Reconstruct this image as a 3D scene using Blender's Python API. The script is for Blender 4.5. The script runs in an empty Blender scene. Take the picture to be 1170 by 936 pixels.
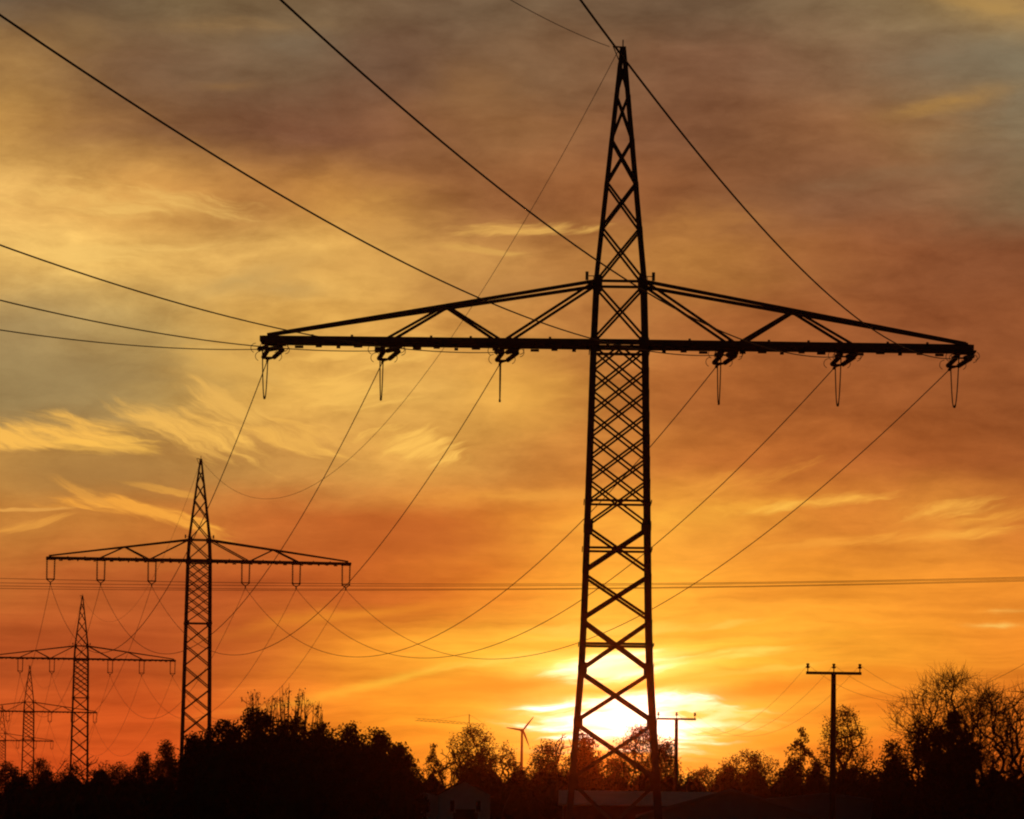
import bpy, math, random
import numpy as np
from mathutils import Vector, Matrix, Euler, noise

S = bpy.context.scene
COL = S.collection
R = math.radians

# ------------------------------------------------------------------ camera
W, H, F = 1170.0, 936.0, 5944.2          # photo pixels and focal length in pixels
PITCH, ROLL, EYE = R(4.719), R(0.781), 1.7
cam_d = bpy.data.cameras.new('camera')
cam = bpy.data.objects.new('camera', cam_d)
COL.objects.link(cam)
cam.matrix_world = Matrix.Translation((0, 0, EYE)) @ Matrix.Rotation(math.pi / 2 + PITCH, 4, 'X') @ Matrix.Rotation(ROLL, 4, 'Z')
cam_d.sensor_width = 36.0
cam_d.lens = 36.0 * F / W
cam_d.clip_start = 0.5
cam_d.clip_end = 30000
S.camera = cam
CM = cam.matrix_world.to_3x3()


def ray(px, py):
    return (CM @ Vector(((px - W / 2) / F, (H / 2 - py) / F, -1.0))).normalized()


def at(px, py, Y):
    """point of the place seen at a photo pixel, Y metres ahead"""
    d = ray(px, py)
    return Vector((0, 0, EYE)) + d * (Y / d.y)


# ------------------------------------------------------------------ render set-up, exposure
S.render.engine = 'CYCLES'
S.view_settings.view_transform = 'Standard'
S.view_settings.look = 'None'
S.view_settings.exposure = 0.0
S.view_settings.gamma = 1.0
S.view_settings.use_curve_mapping = False
cy = S.cycles
cy.max_bounces = 2
cy.diffuse_bounces = 1
cy.glossy_bounces = 1
cy.transmission_bounces = 2
cy.volume_bounces = 0
cy.transparent_max_bounces = 8
cy.use_denoising = True
cy.caustics_reflective = False
cy.caustics_refractive = False
cy.use_adaptive_sampling = False
cy.filter_width = 2.1

# ------------------------------------------------------------------ sun
SUN_DIR = ray(712, 822)
SUN_EL = math.asin(SUN_DIR.z)
SUN_AZ = math.atan2(SUN_DIR.x, SUN_DIR.y)
sun_d = bpy.data.lights.new('sun', 'SUN')
sun_d.energy = 0.036
sun_d.angle = R(0.53)
sun_d.color = (1.0, 0.20, 0.012)
sun = bpy.data.objects.new('sun', sun_d)
sun.rotation_euler = SUN_DIR.to_track_quat('Z', 'Y').to_euler()
sun.location = (30, 60, 80)
COL.objects.link(sun)


# ------------------------------------------------------------------ world: dusk sky with clouds
def lin(c):
    return tuple((v / 255 / 12.92) if v / 255 <= 0.04045 else ((v / 255 + 0.055) / 1.055) ** 2.4 for v in c)


world = bpy.data.worlds.new('World')
S.world = world
world.use_nodes = True
world.cycles.sampling_method = 'NONE'        # the sky is found by the scattered rays themselves
NT = world.node_tree
NT.nodes.clear()


class NB:
    """small node-graph helper"""
    def __init__(s, nt):
        s.nt = nt

    def n(s, t, **kw):
        nd = s.nt.nodes.new(t)
        for k, v in kw.items():
            setattr(nd, k, v)
        return nd

    def put(s, sock, v):
        if hasattr(v, 'is_output'):
            s.nt.links.new(v, sock)
        else:
            sock.default_value = v

    def m(s, op, a, b=0.0, c=None, clamp=False):
        nd = s.n('ShaderNodeMath', operation=op, use_clamp=clamp)
        s.put(nd.inputs[0], a)
        s.put(nd.inputs[1], b)
        if c is not None:
            s.put(nd.inputs[2], c)
        return nd.outputs[0]

    def mix(s, f, a, b, blend='MIX'):
        nd = s.n('ShaderNodeMix', data_type='RGBA', blend_type=blend)
        nd.clamp_factor = True
        s.put(nd.inputs[0], f)
        s.put(nd.inputs[6], a if hasattr(a, 'is_output') else (*a, 1))
        s.put(nd.inputs[7], b if hasattr(b, 'is_output') else (*b, 1))
        return nd.outputs[2]

    def rng(s, v, a, b, c=0.0, d=1.0, kind='SMOOTHSTEP'):
        nd = s.n('ShaderNodeMapRange', interpolation_type=kind)
        s.put(nd.inputs[0], v)
        for i, q in enumerate((a, b, c, d)):
            s.put(nd.inputs[i + 1], q)
        return nd.outputs[0]

    def xyz(s, a, b, c=0.0):
        nd = s.n('ShaderNodeCombineXYZ')
        for i, q in enumerate((a, b, c)):
            s.put(nd.inputs[i], q)
        return nd.outputs[0]

    def noise(s, vec, scale, detail=5, rough=0.55, dist=0.0):
        nd = s.n('ShaderNodeTexNoise')
        s.put(nd.inputs['Vector'], vec)
        nd.inputs['Scale'].default_value = scale
        nd.inputs['Detail'].default_value = detail
        nd.inputs['Roughness'].default_value = rough
        nd.inputs['Distortion'].default_value = dist
        return nd


def build_sky():
    b = NB(NT)
    tc = b.n('ShaderNodeTexCoord')
    sp = b.n('ShaderNodeSeparateXYZ')
    NT.links.new(tc.outputs['Generated'], sp.inputs[0])
    x, y, z = sp.outputs
    az = b.m('MULTIPLY', b.m('ARCTAN2', x, y), 180 / math.pi)
    el = b.m('MULTIPLY', b.m('ARCSINE', z), 180 / math.pi)
    e0 = b.m('SUBTRACT', el, math.degrees(PITCH))
    cr, sr = math.cos(ROLL), math.sin(ROLL)
    # the cloud layer lies along a line that leans a little against the horizon
    U = b.m('ADD', b.m('MULTIPLY', az, cr), b.m('MULTIPLY', e0, sr))
    V = b.m('SUBTRACT', b.m('MULTIPLY', e0, cr), b.m('MULTIPLY', az, sr))
    DPP = math.degrees(1 / F)

    def uv(px, py):
        return (px - W / 2) * DPP, (H / 2 - py) * DPP

    P = b.xyz(U, V)
    # domain warp
    mp = b.n('ShaderNodeMapping')
    mp.inputs['Scale'].default_value = (0.55, 1.5, 1)
    mp.inputs['Location'].default_value = (3.1, 1.7, 0.4)
    NT.links.new(P, mp.inputs[0])
    wn = b.noise(mp.outputs[0], 1.0, 4, 0.6)
    sw = b.n('ShaderNodeSeparateColor')
    NT.links.new(wn.outputs['Color'], sw.inputs[0])
    wu = b.m('SUBTRACT', sw.outputs[0], 0.5)
    wv = b.m('SUBTRACT', sw.outputs[1], 0.5)
    Uw = b.m('ADD', U, b.m('MULTIPLY', wu, 1.3))
    Vw = b.m('ADD', V, b.m('MULTIPLY', wv, 0.5))

    rows = SKY_ROWS
    cols = [i * 97.5 for i in range(13)]
    u0, u1 = uv(0, 0)[0], uv(1170, 0)[0]
    fac = b.rng(Uw, u0, u1, 0, 1, 'LINEAR')
    out = None
    prev = None
    for py, cl in rows:
        rp = b.n('ShaderNodeValToRGB')
        cr_ = rp.color_ramp
        cr_.interpolation = 'B_SPLINE'
        cr_.elements[0].position = 0
        cr_.elements[1].position = 1
        for i in range(1, 12):
            cr_.elements.new(i / 12)
        for i, c in enumerate(cl):
            cr_.elements[i].color = (*lin(c), 1)
        NT.links.new(fac, rp.inputs[0])
        if out is None:
            out = rp.outputs[0]
        else:
            f = b.rng(Vw, uv(0, prev)[1], uv(0, py)[1], 0, 1, 'SMOOTHSTEP')
            out = b.mix(f, out, rp.outputs[0])
        prev = py
    # broad soft bodies and fine fibres of the cloud sheet
    def layer(sx, sy, ang, loc, det, rough, dist=0.0):
        m2 = b.n('ShaderNodeMapping')
        m2.inputs['Rotation'].default_value = (0, 0, R(ang))
        m2.inputs['Scale'].default_value = (sx, sy, 1)
        m2.inputs['Location'].default_value = (*loc, 0)
        pw = b.xyz(b.m('ADD', U, b.m('MULTIPLY', wu, 0.7)), b.m('ADD', V, b.m('MULTIPLY', wv, 0.3)))
        NT.links.new(pw, m2.inputs[0])
        return b.noise(m2.outputs[0], 1.0, det, rough, dist).outputs[0]
    n1 = layer(0.75, 1.5, 8, (7.3, 2.2), 6, 0.62)
    n2 = layer(1.3, 4.2, 8, (1.9, 8.4), 6, 0.64)
    n3 = layer(0.40, 5.0, 3, (4.4, 5.1), 6, 0.60)
    lowf = b.rng(V, uv(0, 520)[1], uv(0, 760)[1], 0, 1)
    nn = b.m('ADD', b.m('MULTIPLY', b.m('SUBTRACT', n1, 0.5), 0.95), b.m('MULTIPLY', b.m('SUBTRACT', n2, 0.5), 0.6))
    nl = b.m('ADD', b.m('MULTIPLY', b.m('SUBTRACT', n3, 0.5), 1.3), b.m('MULTIPLY', b.m('SUBTRACT', n2, 0.5), 0.45))
    nmix = b.m('ADD', b.m('MULTIPLY', nn, b.m('SUBTRACT', 1.0, lowf)), b.m('MULTIPLY', nl, lowf))
    amp = b.rng(V, uv(0, 760)[1], uv(0, 420)[1], 1.2, 1.5)
    t = b.m('ADD', b.m('MULTIPLY', nmix, amp), 0.5, clamp=True)
    tint = b.mix(t, (0.66, 0.60, 0.56), (1.34, 1.40, 1.44))
    out = b.mix(1.0, out, tint, 'MULTIPLY')

    def blob(px, py, rx, ry, ang, fray=0.5):
        cu, cv = uv(px, py)
        du = b.m('SUBTRACT', b.m('ADD', U, b.m('MULTIPLY', wu, 1.6 * fray)), cu)
        dv = b.m('SUBTRACT', b.m('ADD', V, b.m('MULTIPLY', wv, 0.6 * fray)), cv)
        ca, sa = math.cos(R(ang)), math.sin(R(ang))
        p = b.m('ADD', b.m('MULTIPLY', du, ca / (rx * DPP)), b.m('MULTIPLY', dv, sa / (rx * DPP)))
        q = b.m('SUBTRACT', b.m('MULTIPLY', dv, ca / (ry * DPP)), b.m('MULTIPLY', du, sa / (ry * DPP)))
        d2 = b.m('ADD', b.m('MULTIPLY', p, p), b.m('MULTIPLY', q, q))
        return b.m('EXPONENT', b.m('MULTIPLY', d2, -1.0))

    fibres = {}
    fvec = b.xyz(b.m('ADD', U, b.m('MULTIPLY', wu, 0.5)), b.m('ADD', V, b.m('MULTIPLY', wv, 0.5)))

    def cirrus(px, py, rx, rt, rb, ang, bend, fang, floc, lo, hi):
        """feathery cloud: soft frayed top, firmer underside, fibres along fang"""
        cu, cv = uv(px, py)
        du = b.m('SUBTRACT', b.m('ADD', U, b.m('MULTIPLY', wu, 0.35)), cu)
        dv = b.m('SUBTRACT', b.m('ADD', V, b.m('MULTIPLY', wv, 0.22)), cv)
        ca, sa = math.cos(R(ang)), math.sin(R(ang))
        p = b.m('ADD', b.m('MULTIPLY', du, ca / (rx * DPP)), b.m('MULTIPLY', dv, sa / (rx * DPP)))
        q = b.m('SUBTRACT', b.m('MULTIPLY', dv, ca / DPP), b.m('MULTIPLY', du, sa / DPP))
        q = b.m('ADD', q, b.m('MULTIPLY', b.m('MULTIPLY', p, p), bend))
        up = b.m('DIVIDE', b.m('MAXIMUM', q, 0.0), rt)
        dn = b.m('DIVIDE', b.m('MINIMUM', q, 0.0), rb)
        d2 = b.m('ADD', b.m('ADD', b.m('MULTIPLY', p, p), b.m('MULTIPLY', up, up)), b.m('MULTIPLY', dn, dn))
        env = b.m('EXPONENT', b.m('MULTIPLY', d2, -1.0))
        key = round(fang / 9)
        if key not in fibres:
            m2 = b.n('ShaderNodeMapping', vector_type='TEXTURE')
            m2.inputs['Rotation'].default_value = (0, 0, R(key * 9))
            m2.inputs['Scale'].default_value = (0.95, 0.115, 1)
            m2.inputs['Location'].default_value = (*floc, 0)
            NT.links.new(fvec, m2.inputs[0])
            fibres[key] = b.noise(m2.outputs[0], 1.0, 5, 0.6).outputs[0]
        fb = fibres[key]
        # the fibres eat into the edge of the body, its core stays whole
        e2 = b.m('ADD', env, b.m('MULTIPLY', b.m('SUBTRACT', fb, 0.5), 1.5))
        body = b.m('MULTIPLY', b.rng(e2, lo - 0.08, hi + 0.12, 0, 1), b.rng(env, 0.05, 0.35, 0, 1))
        return b.m('MULTIPLY', body, b.rng(fb, 0.34, 0.66, 0.45, 1.1, 'LINEAR'))

    fib = b.rng(n2, 0.40, 0.60, 0, 1)
    for px, py, rx, rt, rb, ang, bend, fang, floc, lo, hi, colr, st in CIRRUS:
        g = b.m('MULTIPLY', cirrus(px, py, rx, rt, rb, ang, bend, fang, floc, lo + .03, hi - .06), st * 1.3, clamp=True)
        out = b.mix(g, out, lin(colr))
    for px, py, rx, ry, ang, colr, st, fb in SKY_FEATURES:
        g = b.m('MULTIPLY', blob(px, py, rx, ry, ang), st)
        if fb:
            g = b.m('MULTIPLY', g, b.m('ADD', b.m('MULTIPLY', fib, fb), 1 - fb))
        out = b.mix(g, out, lin(colr))
    out = b.mix(b.rng(V, uv(0, 480)[1], uv(0, 640)[1], 0, 1), out, b.mix(1.0, out, (1.02, 0.955, 0.90), 'MULTIPLY'))
    # the sun's disc and aureole behind the thin cloud
    for px, py, rx, ry, ang, colr, st in SUN_GLOW:
        g = b.m('MULTIPLY', blob(px, py, rx, ry, ang, 0.35), st)
        gc = b.n('ShaderNodeMix', data_type='RGBA', blend_type='ADD')
        gc.clamp_factor = False
        b.put(gc.inputs[0], g)
        NT.links.new(out, gc.inputs[6])
        gc.inputs[7].default_value = (*colr, 1)
        out = gc.outputs[2]
    for px, py, rx, ry, ang, colr, st in SUN_BANDS:
        g = b.m('MULTIPLY', blob(px, py, rx, ry, ang, 0.5), st)
        out = b.mix(g, out, lin(colr))

    for px, py, rx, rt, rb, ang, bend, fang, lo, hi, colr, st in SUN_GAPS:
        g = b.m('MULTIPLY', cirrus(px, py, rx, rt, rb, ang, bend, fang, (2.0, 3.0), lo, hi), st, clamp=True)
        out = b.mix(g, out, colr)

    # the clear dusk sky all round
    sky = b.n('ShaderNodeTexSky', sky_type='NISHITA')
    sky.sun_disc = False
    sky.sun_elevation = SUN_EL
    sky.sun_rotation = SUN_AZ
    sky.altitude = 200
    sky.dust_density = 3.0
    dome = b.mix(1.0, sky.outputs[0], (0.016, 0.0145, 0.0135), 'MULTIPLY')
    wa = b.rng(b.m('ABSOLUTE', az), 14, 42, 1, 0)
    we = b.rng(el, 11, 24, 1, 0)
    wlow = b.rng(el, -1.5, -0.3, 0, 1)
    w = b.m('MULTIPLY', b.m('MULTIPLY', wa, we), wlow)
    out = b.mix(w, dome, out)
    bg = b.n('ShaderNodeBackground')
    bg.inputs['Strength'].default_value = 1.0
    NT.links.new(out, bg.inputs[0])
    wo = b.n('ShaderNodeOutputWorld')
    NT.links.new(bg.outputs[0], wo.inputs[0])


SKY_ROWS = [
 (0,   [(105,85,65),(105,82,60),(125,102,70),(122,98,68),(118,92,65),(112,86,63),(118,94,68),(118,90,65),(105,80,58),(118,92,66),(130,105,75),(142,118,80),(168,130,76)]),
 (75,  [(165,122,68),(122,88,58),(118,87,62),(124,98,70),(112,82,60),(112,80,58),(124,93,65),(130,93,62),(125,84,58),(130,92,65),(132,98,68),(130,105,78),(128,114,88)]),
 (150, [(190,140,70),(152,106,62),(126,86,55),(122,80,55),(130,85,58),(135,88,55),(150,104,62),(137,88,55),(126,82,55),(134,88,55),(140,92,58),(150,108,66),(128,112,85)]),
 (225, [(232,180,98),(226,170,88),(206,146,72),(166,110,58),(192,132,62),(152,98,58),(152,96,55),(154,95,52),(146,90,52),(136,88,55),(136,90,60),(140,95,62),(126,104,74)]),
 (300, [(232,184,100),(232,184,98),(222,172,90),(232,180,96),(230,176,88),(202,146,75),(198,140,72),(178,116,58),(188,127,60),(162,101,52),(146,85,48),(140,82,48),(136,80,48)]),
 (375, [(172,142,90),(174,142,86),(184,150,86),(212,160,78),(232,176,85),(218,156,75),(204,140,68),(186,120,60),(166,98,48),(160,92,45),(151,85,45),(146,82,45),(140,78,42)]),
 (450, [(156,130,82),(162,132,82),(186,148,80),(228,172,80),(228,172,82),(212,158,76),(230,166,72),(186,115,52),(172,98,45),(168,95,44),(162,90,44),(155,86,42),(148,82,42)]),
 (525, [(190,138,68),(172,127,66),(176,128,65),(190,135,66),(220,160,78),(228,166,75),(206,140,65),(202,126,52),(186,108,45),(180,100,42),(173,95,42),(166,90,40),(156,85,40)]),
 (600, [(190,126,56),(194,126,55),(200,124,52),(196,110,48),(190,100,42),(196,105,42),(216,131,48),(238,153,55),(240,165,60),(222,140,52),(216,130,50),(228,150,58),(206,120,48)]),
 (675, [(195,110,48),(186,95,42),(180,88,40),(180,87,38),(190,95,38),(206,110,40),(236,140,45),(252,185,60),(250,175,58),(240,155,50),(240,155,48),(240,150,48),(235,145,48)]),
 (750, [(176,82,36),(178,82,36),(178,80,35),(206,108,40),(242,150,45),(248,165,50),(252,196,62),(255,220,85),(254,206,68),(251,186,60),(246,166,48),(242,155,45),(235,140,42)]),
 (825, [(204,88,34),(210,90,34),(208,86,32),(230,118,40),(246,145,40),(250,160,42),(254,184,56),(255,220,110),(255,208,85),(250,168,52),(242,140,38),(238,130,36),(232,120,35)]),
 (885, [(206,80,30),(210,82,30),(212,82,30),(228,108,34),(240,128,36),(246,140,38),(250,152,44),(255,190,70),(254,176,60),(244,144,42),(238,125,34),(234,116,33),(228,108,32)]),
]
# px, py, half length, half height, tilt, colour, strength, fibre
SKY_FEATURES = [
 (90, 435, 130, 36, 0, (156,131,84), .55, 0),
 (10, 400, 60, 40, 0, (160,136,90), .4, 0),
 (110, 543, 120, 18, 0, (168,124,66), .6, 0),
 (285, 318, 60, 12, 12, (166,138,86), .5, .3),
 (330, 330, 40, 10, 0, (168,142,92), .4, .3),
 (560, 330, 90, 18, 4, (176,122,66), .5, 0),
 (400, 300, 90, 14, 4, (206,150,76), .4, .3),
 (440, 240, 70, 22, 0, (228,170,80), .45, .4),
 (1085, 122, 60, 9, 12, (178,132,68), .8, .4),
 (1000, 205, 110, 10, 8, (138,104,72), .5, .4),
 (1110, 190, 50, 14, 14, (138,110,82), .4, .4),
 (1120, 70, 80, 26, 6, (128,114,88), .4, .2),
 (1130, 12, 80, 12, -10, (180,140,78), .7, .5),
 (270, 32, 90, 8, 0, (160,122,74), .55, .5),
 (330, 48, 50, 20, 0, (130,112,88), .5, .2),
 (90, 40, 40, 24, 0, (146,112,70), .5, .3),
 (550, 98, 52, 28, 0, (158,110,64), .45, .2),
 (260, 100, 30, 5, 0, (146,106,64), .5, .2),
 (590, 450, 60, 45, 0, (236,172,74), .45, .2),
 (480, 612, 120, 28, 0, (190,100,42), .55, 0),
 (600, 567, 130, 9, 2, (242,168,68), .6, .5),
 (800, 250, 60, 16, 6, (192,130,62), .4, .5),
 (740, 600, 110, 22, 4, (252,186,66), .55, .5),
 (830, 588, 90, 8, 10, (252,184,66), .55, .6),
 (175, 745, 170, 26, 0, (176,80,36), .45, 0),
 (1135, 714, 24, 2.5, 0, (255,215,110), .8, .5),
 (1150, 699, 22, 2.2, 0, (255,205,100), .7, .6),
]
# px, py, half length, height above, height below, tilt, bend, fibre tilt, seed, edge lo, edge hi, colour, strength
CIRRUS = [
 (62, 506, 120, 34, 12, 1, 0, -22, (3.1, 1.0), .35, .85, (250,188,84), .9),
 (120, 512, 70, 14, 10, -2, 0, -8, (1.2, 5.0), .35, .8, (255,194,84), .6),
 (215, 492, 105, 26, 24, -20, 6, -27, (6.1, 2.0), .40, .85, (244,186,88), .8),
 (262, 462, 75, 22, 22, -26, 8, -32, (2.7, 7.0), .42, .85, (238,182,88), .75),
 (330, 505, 90, 26, 14, -8, 0, -14, (8.8, 3.3), .42, .9, (246,186,86), .6),
 (250, 415, 80, 14, 12, -16, 4, -20, (4.6, 9.0), .42, .85, (226,174,86), .6),
 (395, 455, 90, 34, 20, -8, 0, 12, (5.9, 4.4), .45, .95, (248,192,92), .6),
 (470, 512, 62, 26, 20, -6, 0, 30, (7.5, 1.4), .42, .9, (254,196,92), .75),
 (415, 405, 110, 24, 16, 4, 0, 6, (2.2, 3.7), .45, .95, (248,192,94), .55),
 (165, 583, 118, 12, 13, -11, 14, -16, (9.3, 6.2), .35, .8, (244,168,66), .85),
 (90, 566, 42, 16, 10, -30, 0, -40, (1.5, 8.8), .40, .85, (240,168,70), .7),
 (190, 560, 62, 4.5, 4, -9, 0, -9, (5.3, 7.7), .3, .7, (236,168,70), .6),
 (30, 583, 52, 3, 2.6, 0, 0, 0, (8.1, 5.6), .3, .7, (234,170,82), .7),
 (40, 602, 60, 9, 7, 12, 0, 14, (3.9, 2.6), .42, .85, (232,162,70), .6),
 (600, 262, 110, 11, 9, 3, 0, 8, (6.6, 8.1), .42, .9, (236,180,90), .65),
 (545, 285, 60, 7, 6, -4, 0, -4, (1.1, 1.9), .42, .9, (226,172,86), .5),
 (150, 235, 190, 26, 18, -4, 0, -8, (4.2, 6.4), .45, 1.0, (244,194,104), .5),
 (130, 290, 160, 14, 12, 4, 0, 4, (7.9, 9.1), .45, 1.0, (246,198,108), .5),
 (1085, 584, 60, 13, 11, 10, 0, 16, (2.9, 4.9), .30, 1.1, (254,186,78), .75),
 (955, 573, 70, 7, 7, 6, 0, 10, (6.9, 5.8), .28, 1.1, (254,186,76), .7),
 (1075, 614, 110, 8, 8, 5, 0, 10, (9.9, 1.7), .30, 1.1, (252,180,72), .6),
 (880, 583, 50, 6, 6, 10, 0, 14, (3.3, 8.3), .28, 1.1, (255,196,82), .65),
 (1140, 592, 70, 13, 11, 10, 0, 18, (5.1, 2.8), .32, 1.2, (248,174,68), .5),
 (820, 560, 120, 16, 12, 14, 0, 16, (1.4, 6.1), .32, 1.2, (244,164,64), .5),
 (930, 625, 120, 10, 10, 6, 0, 10, (7.7, 2.2), .32, 1.2, (248,168,64), .45),
]
SUN_GLOW = [
 (720, 818, 75, 24, 0, (1.0, 0.80, 0.45), 1.6),
 (703, 760, 64, 14, 4, (1.0, 0.80, 0.34), 1.1),
 (715, 800, 190, 60, 4, (0.7, 0.21, 0.0), 0.22),
]
# bright openings in the cloud round the sun: px, py, half length, above, below, tilt, bend, fibre tilt, edge lo, edge hi, colour, strength
SUN_GAPS = [
 (722, 806, 104, 13, 44, 1, 4, 4, .20, .46, (2.3, 2.0, 1.45), 1.0),
 (820, 812, 70, 12, 20, -8, 0, -4, .30, .80, (1.0, 0.72, 0.13), .9),
 (640, 812, 62, 8, 14, 12, 0, 10, .30, .80, (1.0, 0.72, 0.12), .9),
 (706, 762, 70, 17, 14, 4, 0, 6, .22, .65, (1.9, 1.6, 0.8), .95),
 (800, 752, 120, 6, 6, 7, 0, 8, .25, .85, (1.1, 0.74, 0.12), .85),
 (610, 750, 110, 7, 6, 8, 0, 10, .25, .85, (1.1, 0.70, 0.10), .8),
 (850, 768, 110, 5, 4, 7, 0, 8, .25, .85, (1.0, 0.60, 0.08), .65),
 (690, 720, 110, 10, 9, 4, 0, 6, .30, .9, (1.0, 0.62, 0.09), .6),
 (790, 716, 80, 6, 5, 4, 0, 6, .30, .9, (1.0, 0.60, 0.09), .6),
]
SUN_BANDS = [
 (585, 784, 115, 13, 5, (246,148,40), .9),
 (700, 787, 90, 4.5, 3, (252,178,58), .85),
 (925, 781, 155, 10, 6, (240,140,36), .85),
 (800, 775, 70, 4, 6, (252,176,50), .7),
 (640, 735, 90, 5, 5, (252,180,54), .6),
 (790, 748, 60, 4, 5, (252,184,54), .6),
 (850, 806, 70, 7, 4, (254,190,60), .6),
 (860, 740, 130, 5, 8, (246,166,44), .6),
 (830, 716, 70, 8, 4, (246,168,46), .5),
 (920, 838, 110, 10, 6, (246,160,42), .7),
 (470, 772, 140, 5, 12, (255,196,62), .6),
 (420, 700, 120, 6, 8, (246,152,44), .5),
]
build_sky()


# ------------------------------------------------------------------ materials
def material(name, color, rough=0.7, metal=0.0, var=0.25, scale=3.0, bump=0.0):
    m = bpy.data.materials.new(name)
    m.use_nodes = True
    b = NB(m.node_tree)
    bs = m.node_tree.nodes['Principled BSDF']
    tc = b.n('ShaderNodeTexCoord')
    nz = b.noise(tc.outputs['Object'], scale, 6, 0.6)
    rp = b.n('ShaderNodeValToRGB')
    rp.color_ramp.elements[0].position = 0.3
    rp.color_ramp.elements[1].position = 0.7
    rp.color_ramp.elements[0].color = (*[c * (1 - var) for c in color], 1)
    rp.color_ramp.elements[1].color = (*[min(1, c * (1 + var)) for c in color], 1)
    m.node_tree.links.new(nz.outputs[0], rp.inputs[0])
    m.node_tree.links.new(rp.outputs[0], bs.inputs['Base Color'])
    bs.inputs['Roughness'].default_value = rough
    bs.inputs['Metallic'].default_value = metal
    if bump:
        bp = b.n('ShaderNodeBump')
        bp.inputs['Strength'].default_value = bump
        m.node_tree.links.new(nz.outputs[0], bp.inputs['Height'])
        m.node_tree.links.new(bp.outputs[0], bs.inputs['Normal'])
    return m


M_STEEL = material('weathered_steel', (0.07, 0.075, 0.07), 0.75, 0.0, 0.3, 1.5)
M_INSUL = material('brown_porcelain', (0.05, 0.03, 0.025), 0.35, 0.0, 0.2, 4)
M_WIRE = material('aluminium_cable', (0.06, 0.06, 0.06), 0.7, 0.0, 0.2, 2)
M_BARK = material('bark', (0.045, 0.035, 0.028), 0.95, 0.0, 0.35, 4, 0.4)
M_LEAF = [material('autumn_foliage', (0.055, 0.045, 0.02), 0.85, 0, 0.4, 1.2),
          material('dark_foliage', (0.04, 0.05, 0.022), 0.85, 0, 0.4, 1.2),
          material('conifer_foliage', (0.03, 0.045, 0.025), 0.85, 0, 0.35, 1.2)]
M_WOOD = material('pole_wood', (0.08, 0.06, 0.045), 0.9, 0, 0.3, 3, 0.3)
M_WHITE = material('white_render', (0.62, 0.62, 0.62), 0.85, 0, 0.08, 1.5)
M_GREYWALL = material('grey_cladding', (0.28, 0.29, 0.31), 0.8, 0, 0.12, 1.0)
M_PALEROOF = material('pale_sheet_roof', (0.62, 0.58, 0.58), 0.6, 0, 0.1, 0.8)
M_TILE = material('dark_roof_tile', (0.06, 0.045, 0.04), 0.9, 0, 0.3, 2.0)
M_PANE = material('window_glass', (0.02, 0.02, 0.025), 0.12, 0, 0.1, 1)
M_TURB = material('turbine_paint', (0.55, 0.55, 0.55), 0.5, 0, 0.05, 1)
M_PLATE = material('plate_enamel', (0.35, 0.33, 0.1), 0.5, 0, 0.1, 2)
M_CONC = material('concrete', (0.3, 0.29, 0.27), 0.9, 0, 0.15, 2)

m = bpy.data.materials.new('meadow')
m.use_nodes = True
b_ = NB(m.node_tree)
tc_ = b_.n('ShaderNodeTexCoord')
n1_ = b_.noise(tc_.outputs['Object'], 0.05, 8, 0.65)
n2_ = b_.noise(tc_.outputs['Object'], 2.5, 6, 0.7)
c_ = b_.mix(n1_.outputs[0], (0.035, 0.05, 0.018), (0.075, 0.07, 0.03))
c_ = b_.mix(b_.m('MULTIPLY', n2_.outputs[0], 0.6), c_, (0.03, 0.03, 0.015))
m.node_tree.links.new(c_, m.node_tree.nodes['Principled BSDF'].inputs['Base Color'])
m.node_tree.nodes['Principled BSDF'].inputs['Roughness'].default_value = 0.95
M_MEADOW = m


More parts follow.
